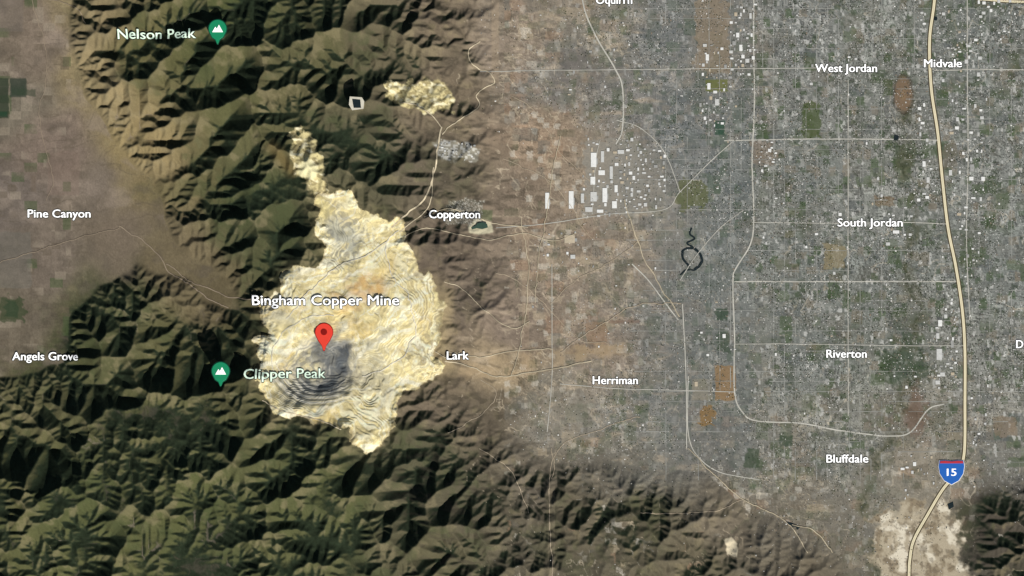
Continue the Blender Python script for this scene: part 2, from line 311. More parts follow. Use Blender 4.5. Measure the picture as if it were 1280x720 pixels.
def mine_colour(X,Y,H,m,xs,ys):
    w1=fbm(X,Y,36,4,301)*24; w2=fbm(X,Y,36,4,311)*24
    x=X+w1;y=Y+w2
    n1=fbm(X,Y,12,4,321); n3=fbm(X,Y,2.2,3,331); n2=fbm(x*1.0,y*1.0,26,4,341)
    band=np.sin(H*5.0+n2*6)*0.5+0.5
    band2=np.sin(H*13+n1*5)*0.5+0.5
    flow=fbm(x*0.45+y*0.9,(x*0.9-y*0.45)*0.22,6,4,351)
    c=np.zeros(X.shape+(3,))+lin((226,211,158))
    def mix(mask,cc,k=1.0):
        nonlocal c
        mk=np.clip(mask*k,0,1)[...,None]; c=c*(1-mk)+lin(cc)*mk
    mix(sst(.45,.9,band),(236,227,188),.8); mix(sst(.1,.5,n2),(232,217,160),.6)
    mix(sst(.6,.95,band2)*sst(-.2,.3,n2+n1),(188,172,128),.5)
    mix(sst(.05,.4,flow),(242,237,212),.75)
    mix(sst(.2,.5,-flow),(174,159,118),.5)
    vein=np.abs(fbm(x,y,26,3,361)); mix((1-sst(0,.03,vein)),(160,151,124),.55)
    vein=np.abs(fbm(x,y,20,3,365)); mix((1-sst(0,.04,vein)),(246,242,222),.6)
    mix(sst(.1,.5,fbm(x,y,34,4,371)),(176,170,147),.6)
    mix(sst(.2,.5,fbm(x,y,30,4,377)),(212,184,116),.5)
    mix((1-sst(10,30,np.hypot((x-462)*1.0,y-352)))*sst(-.5,.2,n1),(202,158,98),.7)
    mix((1-sst(6,18,np.hypot((x-432)*1.0,y-372)))*sst(-.2,.3,n1),(202,160,104),.5)
    mix((1-sst(8,34,np.hypot((x-430)*1.25,(y-292)*.8)))*sst(-.4,.2,n1+n2),(172,172,158),.85)
    mix((1-sst(18,44,np.hypot((x-430)*1.25,(y-292)*.75)))*sst(.5,.9,band2),(146,144,132),.6)
    mix((1-sst(6,16,np.hypot(x-412,y-262)))*.8,(206,193,134),.7)
    mix(sst(500,540,x)*(1-sst(470,500,Y))*(sst(.4,.8,band2)),(168,154,120),.6)
    mix((1-sst(14,40,np.hypot((x-470)*.8,(y-520)*1.0)))*sst(.3,.8,band),(240,233,200),.6)
    xr=X+w1*.9; yr=Y+w2*.9
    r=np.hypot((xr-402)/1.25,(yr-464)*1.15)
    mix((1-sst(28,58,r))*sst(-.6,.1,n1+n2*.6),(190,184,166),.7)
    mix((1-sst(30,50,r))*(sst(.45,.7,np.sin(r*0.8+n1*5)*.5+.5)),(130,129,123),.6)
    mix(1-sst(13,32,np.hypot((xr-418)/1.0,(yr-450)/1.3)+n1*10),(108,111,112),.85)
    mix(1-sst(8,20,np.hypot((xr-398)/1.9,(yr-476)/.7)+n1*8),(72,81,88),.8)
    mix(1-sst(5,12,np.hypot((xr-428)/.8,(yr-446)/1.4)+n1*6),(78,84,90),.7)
    mix((1-sst(20,36,np.hypot((xr-412)/1.0,(yr-456)/1.15)))*sst(.65,.9,flow*.8+.5),(186,182,170),.6)
    r5=np.hypot((X-405+w1*.2)/1.2,(Y-448+w2*.2))
    sw=(1-sst(54,64,r5))*sst(30,38,r5)*sst(462,482,Y)*(1-sst(415,450,X))
    mix(sw*sst(.5,.75,np.sin(r5*1.0)*.5+.5),(104,107,106),.75)
    mix(sw*sst(.5,.75,-np.sin(r5*1.0)*.5+.5),(222,217,203),.7)
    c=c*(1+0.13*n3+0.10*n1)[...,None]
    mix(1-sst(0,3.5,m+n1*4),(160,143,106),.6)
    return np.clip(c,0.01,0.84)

# ------------------------------------------------------------ materials
def attr_mat(name,rough=0.95,nscale=1.2,namt=0.12,bump=0.0):
    M=bpy.data.materials.new(name); M.use_nodes=True; nt=M.node_tree; b=nt.nodes['Principled BSDF']
    a=nt.nodes.new('ShaderNodeAttribute'); a.attribute_name='Col'
    tc=nt.nodes.new('ShaderNodeTexCoord'); no=nt.nodes.new('ShaderNodeTexNoise'); no.inputs['Scale'].default_value=nscale; no.inputs['Detail'].default_value=6
    mr=nt.nodes.new('ShaderNodeMapRange'); mr.inputs['To Min'].default_value=1-namt; mr.inputs['To Max'].default_value=1+namt; mr.inputs['From Min'].default_value=.25; mr.inputs['From Max'].default_value=.75
    mx=nt.nodes.new('ShaderNodeVectorMath'); mx.operation='SCALE'
    nt.links.new(tc.outputs['Object'],no.inputs['Vector']); nt.links.new(no.outputs['Fac'],mr.inputs['Value'])
    nt.links.new(a.outputs['Color'],mx.inputs[0]); nt.links.new(mr.outputs['Result'],mx.inputs['Scale']); nt.links.new(mx.outputs[0],b.inputs['Base Color'])
    b.inputs['Roughness'].default_value=rough; b.inputs['Specular IOR Level'].default_value=0.08
    if bump:
        bp=nt.nodes.new('ShaderNodeBump'); bp.inputs['Distance'].default_value=bump; bp.inputs['Strength'].default_value=0.6
        nt.links.new(no.outputs['Fac'],bp.inputs['Height']); nt.links.new(bp.outputs['Normal'],b.inputs['Normal'])
    return M
def flat_mat(name,rgb,rough=0.8,var=0.1,nscale=0.8,spec=0.1,emit=0):
    M=bpy.data.materials.new(name); M.use_nodes=True; nt=M.node_tree; b=nt.nodes['Principled BSDF']
    l=lin(rgb); tc=nt.nodes.new('ShaderNodeTexCoord'); no=nt.nodes.new('ShaderNodeTexNoise'); no.inputs['Scale'].default_value=nscale; no.inputs['Detail'].default_value=5
    cr=nt.nodes.new('ShaderNodeValToRGB'); cr.color_ramp.elements[0].position=.3; cr.color_ramp.elements[1].position=.7
    cr.color_ramp.elements[0].color=(*[float(v*(1-var)) for v in l],1); cr.color_ramp.elements[1].color=(*[float(min(1,v*(1+var))) for v in l],1)
    nt.links.new(tc.outputs['Object'],no.inputs['Vector']); nt.links.new(no.outputs['Fac'],cr.inputs['Fac']); nt.links.new(cr.outputs['Color'],b.inputs['Base Color'])
    b.inputs['Roughness'].default_value=rough; b.inputs['Specular IOR Level'].default_value=spec
    if emit:
        nt.links.new(cr.outputs['Color'],b.inputs['Emission Color']); b.inputs['Emission Strength'].default_value=emit
    return M
def mesh_np(name,V,F,mat,col=None,smooth=False,parent=None):
    me=bpy.data.meshes.new(name); V=np.asarray(V,dtype=np.float32); F=np.asarray(F,dtype=np.int32); k=F.shape[1]
    me.vertices.add(len(V)); me.vertices.foreach_set('co',V.ravel())
    me.loops.add(F.size); me.loops.foreach_set('vertex_index',F.ravel())
    me.polygons.add(len(F)); me.polygons.foreach_set('loop_start',np.arange(0,F.size,k,dtype=np.int32))
    me.polygons.foreach_set('use_smooth',np.full(len(F),smooth))
    me.update(calc_edges=True)
    if col is not None:
        a=me.color_attributes.new('Col','FLOAT_COLOR','POINT')
        cc=np.ones((len(V),4),np.float32); cc[:,:3]=col; a.data.foreach_set('color',cc.ravel())
    me.materials.append(mat)
    ob=bpy.data.objects.new(name,me); bpy.context.scene.collection.objects.link(ob)
    if parent: ob.parent=parent
    return ob
def gridmesh(name,xs,ys,H,col,mat,keep=None):
    ny,nx=H.shape; X,Y=np.meshgrid(wx(xs),wy(ys))
    V=np.stack([X.ravel(),Y.ravel(),H.ravel()],-1)
    i=np.arange(ny*nx).reshape(ny,nx)
    F=np.stack([i[:-1,:-1],i[1:,:-1],i[1:,1:],i[:-1,1:]],-1)
    F=F[keep] if keep is not None else F.reshape(-1,4)
    C=col.reshape(-1,3)
    if keep is not None:
        u,inv=np.unique(F,return_inverse=True); V=V[u]; C=C[u]; F=inv.reshape(-1,4)
    return mesh_np(name,V,F,mat,C,True)

# ------------------------------------------------------------ ground sheet
def axis(a,b,n=34):
    d=np.arange(a-70,b+70.1,1.0); g=1.0*np.cumsum(1.24**np.arange(1,n)); return np.concatenate([(a-70)-g[::-1],d,(b+70)+g])
gxs=axis(0,1280); gys=axis(0,720)
X,Y,H,m=height_tensor(gxs,gys)
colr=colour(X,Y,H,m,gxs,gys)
Hg=H-0.6*sst(3,9,m)
MG=attr_mat('terrain_soil_and_scrub',0.96,2.0,0.10,0.03)
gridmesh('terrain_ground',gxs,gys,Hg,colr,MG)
DX,DY=gxs,gys
def hz(px,py):
    px=np.atleast_1d(np.asarray(px,float)); py=np.atleast_1d(np.asarray(py,float))
    i=np.clip(np.searchsorted(DX,px)-1,0,len(DX)-2); j=np.clip(np.searchsorted(DY,py)-1,0,len(DY)-2)
    u=(px-DX[i])/(DX[i+1]-DX[i]); v=(py-DY[j])/(DY[j+1]-DY[j])
    return (H[j,i]*(1-u)+H[j,i+1]*u)*(1-v)+(H[j+1,i]*(1-u)+H[j+1,i+1]*u)*v
# ------------------------------------------------------------ the mine as its own finer mesh
mxs=np.arange(296,590,0.5); mys=np.arange(215,596,0.5)
mX,mY,mH,mm=height_tensor(mxs,mys,False)
mH=mH+fbm(mX,mY,3,3,401)*0.05+0.10
mc=mine_colour(mX,mY,mH,mm,mxs,mys)
ins=mm>0; keep=ins[:-1,:-1]&ins[1:,:-1]&ins[1:,1:]&ins[:-1,1:]
gridmesh('open_pit_copper_mine',mxs,mys,mH,mc,attr_mat('mine_waste_rock',0.95,3.0,0.08,0.03),keep)

# ------------------------------------------------------------ roads
def catmull(pts,step=3.0):
    P=[np.array(p,float) for p in pts]; P=[2*P[0]-P[1]]+P+[2*P[-1]-P[-2]]; out=[]
    for i in range(1,len(P)-2):
        n=max(2,int(np.linalg.norm(P[i+1]-P[i])/step))
        for k in range(n):
            t=k/n; a,b,c,d=P[i-1:i+3]
            out.append(0.5*((2*b)+(c-a)*t+(2*a-5*b+4*c-d)*t*t+(3*b-a-3*c+d)*t**3))
    out.append(P[-2]); return np.array(out)
def ribbon(pts,w,lift,step=2.0,wob=0,seed=0,curve=True):
    p=catmull(pts,step) if curve else np.array(pts,float)
    if wob:
        s=np.arange(len(p)); p=p+np.stack([fbm(s*step,s*0.+seed,14,3,501+seed),fbm(s*step,s*0.+seed,14,3,541+seed)],-1)*wob
    t=np.gradient(p,axis=0); t/=np.linalg.norm(t,axis=1)[:,None]+1e-9; n=np.stack([-t[:,1],t[:,0]],-1)
    V=[]
    for k in(-0.5,0,0.5):
        q=p+n*w*k; V.append(np.stack([wx(q[:,0]),wy(q[:,1]),hz(q[:,0],q[:,1])+lift],-1))
    N=len(p); V=np.concatenate(V); i=np.arange(N-1)
    F=np.concatenate([np.stack([i+a*N,i+1+a*N,i+1+(a+1)*N,i+(a+1)*N],-1) for a in(0,1)])
    a=V[F[0,1]]-V[F[0,0]]; b=V[F[0,3]]-V[F[0,0]]
    if a[0]*b[1]-a[1]*b[0]<0: F=F[:,::-1]
    return V,F
def merged(name,parts,mat,parent=None):
    Vs=[];Fs=[];o=0
    for V,F in parts: Vs.append(V);Fs.append(F+o);o+=len(V)
    return mesh_np(name,np.concatenate(Vs),np.concatenate(Fs),mat,parent=parent)
def empty(name,loc=(0,0,0)):
    e=bpy.data.objects.new(name,None); e.location=loc; bpy.context.scene.collection.objects.link(e); return e
m_case=flat_mat('road_shoulder',(78,68,50)); m_cream=flat_mat('highway_concrete',(236,225,190),var=.04)
m_white=flat_mat('white_paint',(236,232,222),var=.04); m_dirt=flat_mat('dirt_road_dust',(196,183,156),var=.3,nscale=.25); m_track=flat_mat('farm_track_dust',(182,167,144),var=.2,nscale=.2); m_trackw=flat_mat('range_track_dust',(150,135,116),var=.2,nscale=.2)
m_street=flat_mat('street_concrete',(156,156,150),var=.35,nscale=.12); m_art=flat_mat('arterial_concrete',(194,191,180),var=.2,nscale=.2)
HWY=[(1170,-60),(1168,0),(1162,50),(1164,110),(1172,165),(1178,225),(1185,285),(1195,335),(1203,390),(1206,440),(1206,500),(1205,566),(1196,590),(1178,612),(1160,642),(1142,675),(1137,700),(1136,720),(1134,790)]
def highway(pts,w):
    e=empty('highway')
    merged('shoulder',[ribbon(pts,w,0.05)],m_case,e); 
    merged('carriageway',[ribbon(pts,w*0.56,0.08)],m_cream,e)
    merged('median',[ribbon(pts,w*0.07,0.10)],m_dirt,e)
highway(HWY,5.8); highway([(1190,-60),(1214,-8),(1240,0),(1300,3),(1360,4)],5.0)
ART=[([(942,-60),(942,60),(943,130),(940,200),(942,270),(938,305),(920,335),(916,352),(918,420),(918,490),(928,515),(945,526),(1000,529),(1050,538),(1110,545),(1138,540),(1160,512),(1180,505)],1.6),
 ([(918,352),(1000,352),(1100,352),(1195,352)],1.3),([(905,176),(1000,174),(1100,174),(1173,175)],1.2),([(940,278),(1046,279),(1130,278),(1184,280)],0.9),([(1060,100),(1060,250),(1060,400),(1060,520)],0.9),
 ([(1209,-60),(1209,100),(1210,200),(1208,300),(1212,400)],1.1),([(1168,88),(1230,87),(1340,88)],1.1),([(860,470),(860,540),(872,570),(900,590),(950,600)],1.1),([(726,-60),(728,0),(742,40),(768,85),(778,110),(778,160),(770,180)],1.7),
 ([(790,330),(810,350),(834,382),(848,400)],1.4),([(620,285),(680,280),(760,268),(830,262),(850,240),(890,200),(915,178)],0.9),([(700,480),(780,486),(860,488),(918,490)],0.9),([(600,90),(700,88),(800,87),(880,86),(1020,85)],0.8),
 ([(850,350),(870,320),(900,285),(930,262)],0.8),([(690,330),(690,420),(690,470),(684,540)],0.8),([(853,380),(856,440),(858,500),(858,560)],1.2),([(918,430),(1000,430),(1130,432),(1204,432)],0.8),([(770,150),(800,160),(830,190),(850,240)],.8),([(740,268),(745,200),(750,175)],.8)]
merged('arterial_roads',[ribbon(p,w,0.055+0.0045*i,wob=0.35,seed=i) for i,(p,w) in enumerate(ART)],m_art)
rng=np.random.default_rng(77)
st=[]
for k in range(44):
    x=832+13.5*k
    if abs(x-940)<4 : continue
    y=-60; pr=.7 if k%2==0 else .35
    while y<600:
        L=rng.uniform(14,110)
        if rng.random()<pr and not(x>1150 and x<1215): st.append(ribbon([(x,y),(x+rng.uniform(-.5,.5),min(y+L,600))],rng.uniform(.4,.8),0.020+.0002*k,wob=.3,seed=k))
        y+=L+rng.uniform(0,40)
for k in range(50):
    y=-40+12.6*k; pr=.7 if k%2==0 else .35
    x=780+rng.uniform(0,60)
    while x<1340:
        L=rng.uniform(14,120)
        if rng.random()<pr and y<600: st.append(ribbon([(x,y),(min(x+L,1340),y+rng.uniform(-.5,.5))],rng.uniform(.4,.8),0.034+.0002*k,wob=.3,seed=k))
        x+=L+rng.uniform(0,40)
merged('city_street_grid',st,m_street)
DIRT=[([(490,286),(508,270),(524,256),(538,236),(545,205),(548,180),(552,160)],2.0),([(600,52),(586,66),(594,84),(612,92),(618,104),(596,118),(600,132),(576,150),(560,160),(552,170)],1.2),([(552,160),(540,146),(520,134),(500,128)],1.2),
 ([(530,272),(560,262),(590,270),(620,280),(660,284)],1.0),([(500,290),(516,276),(534,262),(540,240),(542,210)],1.3),([(506,296),(530,286),(570,292),(610,300),(650,292),(690,300),(720,292)],.9),([(556,352),(580,362),(610,392),(640,410),(662,402)],.9),
 ([(556,450),(580,455),(620,470),(680,462),(740,452)],1.3),([(560,440),(600,446),(640,438),(690,436)],1.0),
 ([(640,470),(650,430),(658,380),(660,330),(650,270)],.8),
 ([(700,170),(690,220),(684,262),(672,330),(668,380)],.8),([(780,250),(796,300),(820,350),(850,396)],1.1),
 ([(330,500),(360,514),(400,524),(430,534)],1.2),([(545,440),(560,448),(575,440)],1.0),([(860,560),(900,600),(930,625),(980,650),(1010,690)],1.0),([(1040,690),(1020,665),(990,655)],1.2)]
merged('dirt_roads',[ribbon(p,w*0.9,0.18+0.0045*i,step=1.0,wob=2.2,seed=60+i) for i,(p,w) in enumerate(DIRT)],m_dirt)
TRW=[([(150,282),(176,300),(200,320),(216,344),(240,356),(262,374),(286,384)],1.1),([(210,330),(240,352),(290,372),(325,372)],1.0),([(40,0),(60,80),(50,150),(66,220),(60,250)],0.6),([(60,0),(96,10),(110,30)],0.7),([(0,330),(60,310),(150,284)],.7)]
TRK=[([(690,600),(700,560),(740,540),(800,520)],.7),([(930,625),(880,640),(800,640)],.7),([(690,560),(686,640),(692,720)],.7),([(560,540),(600,520),(620,490),(600,474)],.7),([(600,560),(640,590),(660,640)],.6),
 ([(800,300),(760,330),(720,350),(690,380)],.7),([(640,120),(670,140),(700,190),(740,230)],.6),([(630,200),(690,230),(740,300)],.6),([(620,340),(660,360),(720,420),(760,430)],.6),([(700,440),(760,400),(800,380),(850,380)],.8)]
merged('farm_tracks',[ribbon(p,w,0.12+0.0045*i,step=1.0,wob=3,seed=30+i) for i,(p,w) in enumerate(TRK)],m_track)
merged('range_tracks',[ribbon(p,w,0.14+0.0045*i,step=1.0,wob=3,seed=50+i) for i,(p,w) in enumerate(TRW)],m_trackw)
sp=[]
for k in range(2):
    t=np.linspace(0.6+k*1.7,0.6+k*1.7+2.6,50); r=np.linspace(30+k*18,48+k*16,50)
    sp.append([(405+1.2*r[i]*math.cos(t[i]),455+0.95*r[i]*math.sin(t[i])) for i in range(50)])
m_haul=flat_mat('haul_road_gravel',(214,208,190),var=.1)
merged('mine_haul_road',[ribbon(p,1.0,0.26,step=1.0,wob=4,seed=90+i) for i,p in enumerate(sp)]+[ribbon([(500,290),(484,310),(490,340),(510,372),(520,410),(508,440),(480,460),(455,470)],1.2,0.28,step=1.0,wob=4,seed=95),ribbon([(486,300),(462,318),(430,330),(404,352),(380,372),(360,400)],1.1,0.30,step=1.0,wob=4,seed=96)],m_haul)

# ------------------------------------------------------------ water
m_water=flat_mat('lake_water',(34,44,46),rough=.15,var=.1,spec=.4); m_pond=flat_mat('pond_water',(62,84,72),rough=.2,var=.1,spec=.3); m_shore=flat_mat('shore_sand',(214,208,190))
def polyplate(name,pts,mat,lift,parent=None,z=None):
    n=len(pts); z=(max(hz([p[0] for p in pts],[p[1] for p in pts])) if z is None else z)+lift
    V=[(float(wx(x)),float(wy(y)),z) for x,y in pts]
    me=bpy.data.meshes.new(name); A=sum(V[i][0]*V[(i+1)%n][1]-V[(i+1)%n][0]*V[i][1] for i in range(n))
    f=list(range(n)); 
    if A<0: f=f[::-1]
    me.from_pydata(V,[],[f]); me.materials.append(mat); ob=bpy.data.objects.new(name,me); bpy.context.scene.collection.objects.link(ob)
    if parent: ob.parent=parent
    return ob
e=empty('lake')
LK=[([(864,284),(862,292),(868,298),(860,304),(868,310)],2.2),([(854,312),(853,320),(857,328),(862,334)],3.0),([(868,310),(874,317),(877,326),(874,333),(868,337)],3.4),([(868,337),(858,338),(850,344)],1.8),([(852,316),(858,311),(868,310)],2.4)]
merged('water_channels',[ribbon(p,w,0.09+.006*i,step=1,wob=2.2,seed=20+i) for i,(p,w) in enumerate(LK)],m_water,e)
e=empty('settling_pond'); polyplate('water',[(589,284.5),(595,282),(597,279),(604,278),(609,280),(610,284.5),(603,286.5),(596,285.5),(590,287)],m_pond,0.05,e)
e=empty('pond'); polyplate('water',[(982,652),(990,654),(1000,658),(997,662),(988,658)],m_water,0.1,e)
zz=float(np.max(hz(*[g.ravel() for g in np.meshgrid(np.arange(438,461),np.arange(122,143))])))
e=empty('reservoir'); polyplate('embankment',[(440,124),(455,125),(458,130),(457,139),(443,141),(439,134)],m_shore,0.1,e,zz); polyplate('water',[(443,127),(453,128),(454,138),(445,138)],m_water,0.2,e,zz)
for pp in([(1118,168),(1124,170),(1122,176),(1117,175)],[(1184,630),(1191,627),(1192,633),(1186,637)],[(1168,20),(1172,22),(1171,26),(1167,25)]):
    e=empty('pond'); polyplate('water',pp,m_water,0.1,e)

# ------------------------------------------------------------ houses, trees (masses)
CF=base_fields(*np.meshgrid(np.arange(-60,1341,5.0),np.arange(-60,781,5.0)))[4]
def cityd(px,py):
    i=np.clip(((px+60)/5).astype(int),0,CF.shape[1]-1); j=np.clip(((py+60)/5).astype(int),0,CF.shape[0]-1); return CF[j,i]
def scatter(n,seed):
    r=np.random.default_rng(seed); x=r.uniform(600,1340,n*3); y=r.uniform(-50,770,n*3)
    k=r.random(n*3)<cityd(x,y)*(0.15+0.85*hashc(np.floor(x/13.5),np.floor(y/13.5),601))*sst(-.7,.3,fbm(x,y,30,3,603)); k&=~((x>1155)&(x<1210)&(np.abs(x-np.interp(y,[p[1] for p in HWY],[p[0] for p in HWY]))<5))
    return x[k][:n],y[k][:n],r
x,y,r=scatter(38000,5)
al=hashc(np.floor(x/13.5),np.floor(y/13.5),602)
x=np.where(al<.5,np.round(x/1.6)*1.6,x); y=np.where(al>=.5,np.round(y/1.6)*1.6,y)
z=hz(x,y); n=len(x); big=np.where(r.random(n)<.06,1.9,1.0); w=r.uniform(.09,.19,n)*big; d=r.uniform(.07,.13,n)*big; sw=r.random(n)<.5; w,d=np.where(sw,w,d),np.where(sw,d,w); hh=.07;rh=.04
cx,cy=wx(x),wy(y)
def P(sx,sy,zz): return np.stack([cx+sx*w,cy+sy*d,z+zz],-1)
V=np.stack([P(-1,-1,-.05),P(1,-1,-.05),P(1,1,-.05),P(-1,1,-.05),P(-1,-1,hh),P(1,-1,hh),P(1,1,hh),P(-1,1,hh),P(-.6,0,hh+rh),P(.6,0,hh+rh)],1).reshape(-1,3)
Fq=np.array([(0,1,5,4),(1,2,6,5),(2,3,7,6),(3,0,4,7),(4,5,9,8),(6,7,8,9),(5,6,9,9),(7,4,8,8)])
tri=[]
for q in Fq:
    a,b,c,dd=q; tri.append((a,b,c)); 
    if c!=dd: tri.append((a,c,dd))
tri=np.array(tri); F=(tri[None]+10*np.arange(n)[:,None,None]).reshape(-1,3)
pal=lin(np.array([(200,198,192),(168,165,157),(126,122,116),(98,96,93),(140,126,110),(238,236,230),(80,82,82)]))
hc=pal[r.choice(7,n,p=[.16,.17,.19,.18,.10,.13,.07])]
mesh_np('suburban_houses',V,F,attr_mat('house_roof_shingle',.85,4,.1),np.repeat(hc,10,0))
x,y,r=scatter(30000,9); n=len(x); z=hz(x,y); cx,cy=wx(x),wy(y); s=r.uniform(.06,.21,n)
oct_=np.array([(1,0,.1),(.3,.95,-.1),(-.8,.6,.1),(-.8,-.6,0),(.3,-.95,.1),(0,0,1.1)]); 
j=1+r.uniform(-.3,.3,(n,6,1))
V=(np.stack([cx,cy,z+.05],-1)[:,None,:]+oct_[None]*j*s[:,None,None]).reshape(-1,3)
tri=np.array([(0,1,5),(1,2,5),(2,3,5),(3,4,5),(4,0,5)]); F=(tri[None]+6*np.arange(n)[:,None,None]).reshape(-1,3)
tc=lin(np.array([(56,67,44),(68,79,52),(48,59,40),(84,88,62)]))[r.integers(0,4,n)]
mesh_np('suburban_trees',V,F,attr_mat('tree_foliage',.9,5,.2),np.repeat(tc,6,0))
# ------------------------------------------------------------ warehouses
def boxgeo(x0,y0,x1,y1,z0,z1):
    V=[(x0,y0,z0),(x1,y0,z0),(x1,y1,z0),(x0,y1,z0),(x0,y0,z1),(x1,y0,z1),(x1,y1,z1),(x0,y1,z1)]
    return V,[(0,1,5,4),(1,2,6,5),(2,3,7,6),(3,0,4,7),(4,5,6,7)]
roofs=[flat_mat('white_membrane_roof',(238,238,234),var=.06),flat_mat('light_metal_roof',(208,208,204),var=.08),flat_mat('grey_gravel_roof',(166,166,162),var=.1),flat_mat('tan_roof',(196,182,158),var=.08)]
m_wall=flat_mat('concrete_tilt_wall',(150,146,138)); m_dock=flat_mat('loading_door',(80,84,88))
def warehouse(px,py,w,h,rot=0,mat=0):
    w*=S;h*=S; V=[];F=[];MI=[]
    def add(a,mi):
        o=len(V); V.extend(a[0]); F.extend([tuple(i+o for i in f) for f in a[1]]); MI.extend([mi]*len(a[1]))
    ht=.12
    add(boxgeo(-w/2,-h/2,w/2,h/2,-.1,ht),0)
    if w*h>6:
        add(boxgeo(w/2+.013,-h*.3,w/2+w*.22,h*.12,-.1,ht*.8),3)
    for q in(-1,1):
        add(boxgeo(-w/2-.012,q*h/2-.012,w/2+.012,q*h/2+.012,-.1,ht+.02),1)
        add(boxgeo(q*w/2-.012,-h/2+.013,q*w/2+.012,h/2-.013,-.1,ht+.018),1)
    rr=np.random.default_rng(int(px*7+py*13))
    for k in range(int(max(2,w*h*3))):
        x=rr.uniform(-.38,.38)*w; y=rr.uniform(-.38,.38)*h; add(boxgeo(x-.03,y-.02,x+.03,y+.02,ht+.001,ht+.04),1)
    nd=max(2,int(w/.15))
    for k in range(nd):
        x=-w/2+(k+.5)*w/nd; add(boxgeo(x-.03,-h/2-.02,x+.03,-h/2-.013,0,.05),2)
    me=bpy.data.meshes.new('warehouse'); me.from_pydata(V,[],F); me.materials.append(roofs[mat]); me.materials.append(m_wall); me.materials.append(m_dock); me.materials.append(roofs[2])
    me.polygons.foreach_set('material_index',MI)
    o=bpy.data.objects.new('warehouse',me); bpy.context.scene.collection.objects.link(o)
    o.location=(float(wx(px)),float(wy(py)),float(hz(px,py)[0])+.03); o.rotation_euler[2]=rot
WH=[(684,251,5,20,0),(714,250,6,22,0),(742,200,7,18,0),(753,196,4,14,1),(752,216,8,6,0),(741,226,6,10,0),(764,216,4,16,1),(742,246,8,12,1),(756,244,6,18,0),(768,256,6,9,0),(776,190,8,5,1),(736,262,9,6,1),(770,236,4,9,0),(728,248,4,12,1),(750,264,8,4,0),(712,299,13,10,3),(716,321,6,5,1),
 (1174,443,7,14,1),(1175,404,5,8,0),(1172,420,4,7,1),(1178,468,6,5,1),(1172,478,6,5,1),(1190,430,4,9,2),(926,60,4,8,0),(934,76,5,5,1),(922,44,4,6,0),(938,20,3,7,1),(884,72,4,8,0),(896,128,5,8,1),(886,108,4,8,0),(1155,205,4,7,0),(1160,225,4,7,1),(1196,160,5,4,0),(1188,216,4,7,1),(1215,210,5,9,2),(1120,290,8,4,0),(1110,305,5,4,1),
 (962,188,4,4,0),(1050,268,4,4,0),(1128,586,5,3,0),(1143,580,4,5,0),(905,420,4,5,0),(870,480,4,6,3)]
for a in WH: warehouse(a[0],a[1],a[2],a[3],0,a[4])
rw=np.random.default_rng(99)
PT=[(a[0],a[1],max(a[2],a[3])*.42) for a in WH]
for (x0,y0,x1,y1,n,mn_s,mx_s) in [(728,172,800,270,60,2.2,5.5),(775,178,832,262,56,2,5),(874,55,915,168,46,1.8,5),(912,5,945,95,40,1.8,5),(1148,130,1172,255,28,1.8,5),(1185,40,1230,270,70,1.8,5.5),(1166,385,1196,492,30,1.8,5),(1185,270,1225,380,24,1.6,4),(1000,60,1120,100,16,1.6,3.5),(1130,560,1170,625,16,1.6,4),(1215,0,1280,60,28,1.8,5),(946,175,972,215,16,1.6,4),(1090,240,1150,300,20,1.6,4),(550,178,600,202,22,1.5,3.5),(1150,10,1210,60,24,1.6,4.5),(1205,480,1240,560,12,1.6,4),(680,290,730,330,10,1.6,3.5),(860,10,1270,590,110,1.6,4),(690,60,800,120,16,1.6,4),(640,300,820,460,18,1.5,3.2)]:
    for k in range(n):
        for _ in range(20):
            px,py=rw.uniform(x0,x1),rw.uniform(y0,y1); s=mn_s+(mx_s-mn_s)*rw.random()**1.3
            hx=np.interp(py,[p[1] for p in HWY],[p[0] for p in HWY])
            if abs(px-hx)>7 and all((px-a)**2+(py-b)**2>(c+s*.6+.3)**2 for a,b,c in PT): break
        else: continue
        PT.append((px,py,s*.5)); q=rw.uniform(.4,.9)
        w_,h_=(s,s*q) if rw.random()<.5 else (s*q,s)
        warehouse(px,py,w_,h_,0,int(rw.choice(4,p=[.38,.36,.17,.09])))
# ------------------------------------------------------------ labels laid on the land
m_txt=flat_mat('label_white_glow',(252,252,250),var=.01,emit=.5); m_out=flat_mat('label_dark_edge',(40,40,38),var=.02); m_gtx=flat_mat('label_pale_green_glow',(206,226,206),var=.01,emit=.4)  # letters and symbols glow slightly, added so they stay bright on shaded slopes
def topz(px,py,rad=6):
    o=[hz(px+a*rad,py+b*rad) for a in(-1,-.5,0,.5,1) for b in(-1,-.5,0,.5,1)]; return np.max(o,axis=0)
def textmesh(s,res=3):
    c=bpy.data.curves.new('t','FONT'); c.body=s; c.size=1; c.resolution_u=res
    o=bpy.data.objects.new('t',c); bpy.context.scene.collection.objects.link(o); bpy.context.view_layer.update()
    dg=bpy.context.evaluated_depsgraph_get(); me=bpy.data.meshes.new_from_object(o.evaluated_get(dg)); bpy.data.objects.remove(o)
    V=np.array([q.co[:] for q in me.vertices]); me.calc_loop_triangles(); F=np.array([t.vertices[:] for t in me.loop_triangles]); return V,F
def refine(T,lim):
    done=[]
    while len(T):
        L=np.stack([np.linalg.norm(T[:,(k+1)%3]-T[:,k],axis=1) for k in range(3)],1); k=L.argmax(1); big=L.max(1)>lim
        done.append(T[~big]); T=T[big]; k=k[big]
        if not len(T): break
        n=np.arange(len(T)); a=T[n,k]; b=T[n,(k+1)%3]; c=T[n,(k+2)%3]; m_=(a+b)/2
        T=np.concatenate([np.stack([a,m_,c],1),np.stack([m_,b,c],1)])
    return np.concatenate(done)
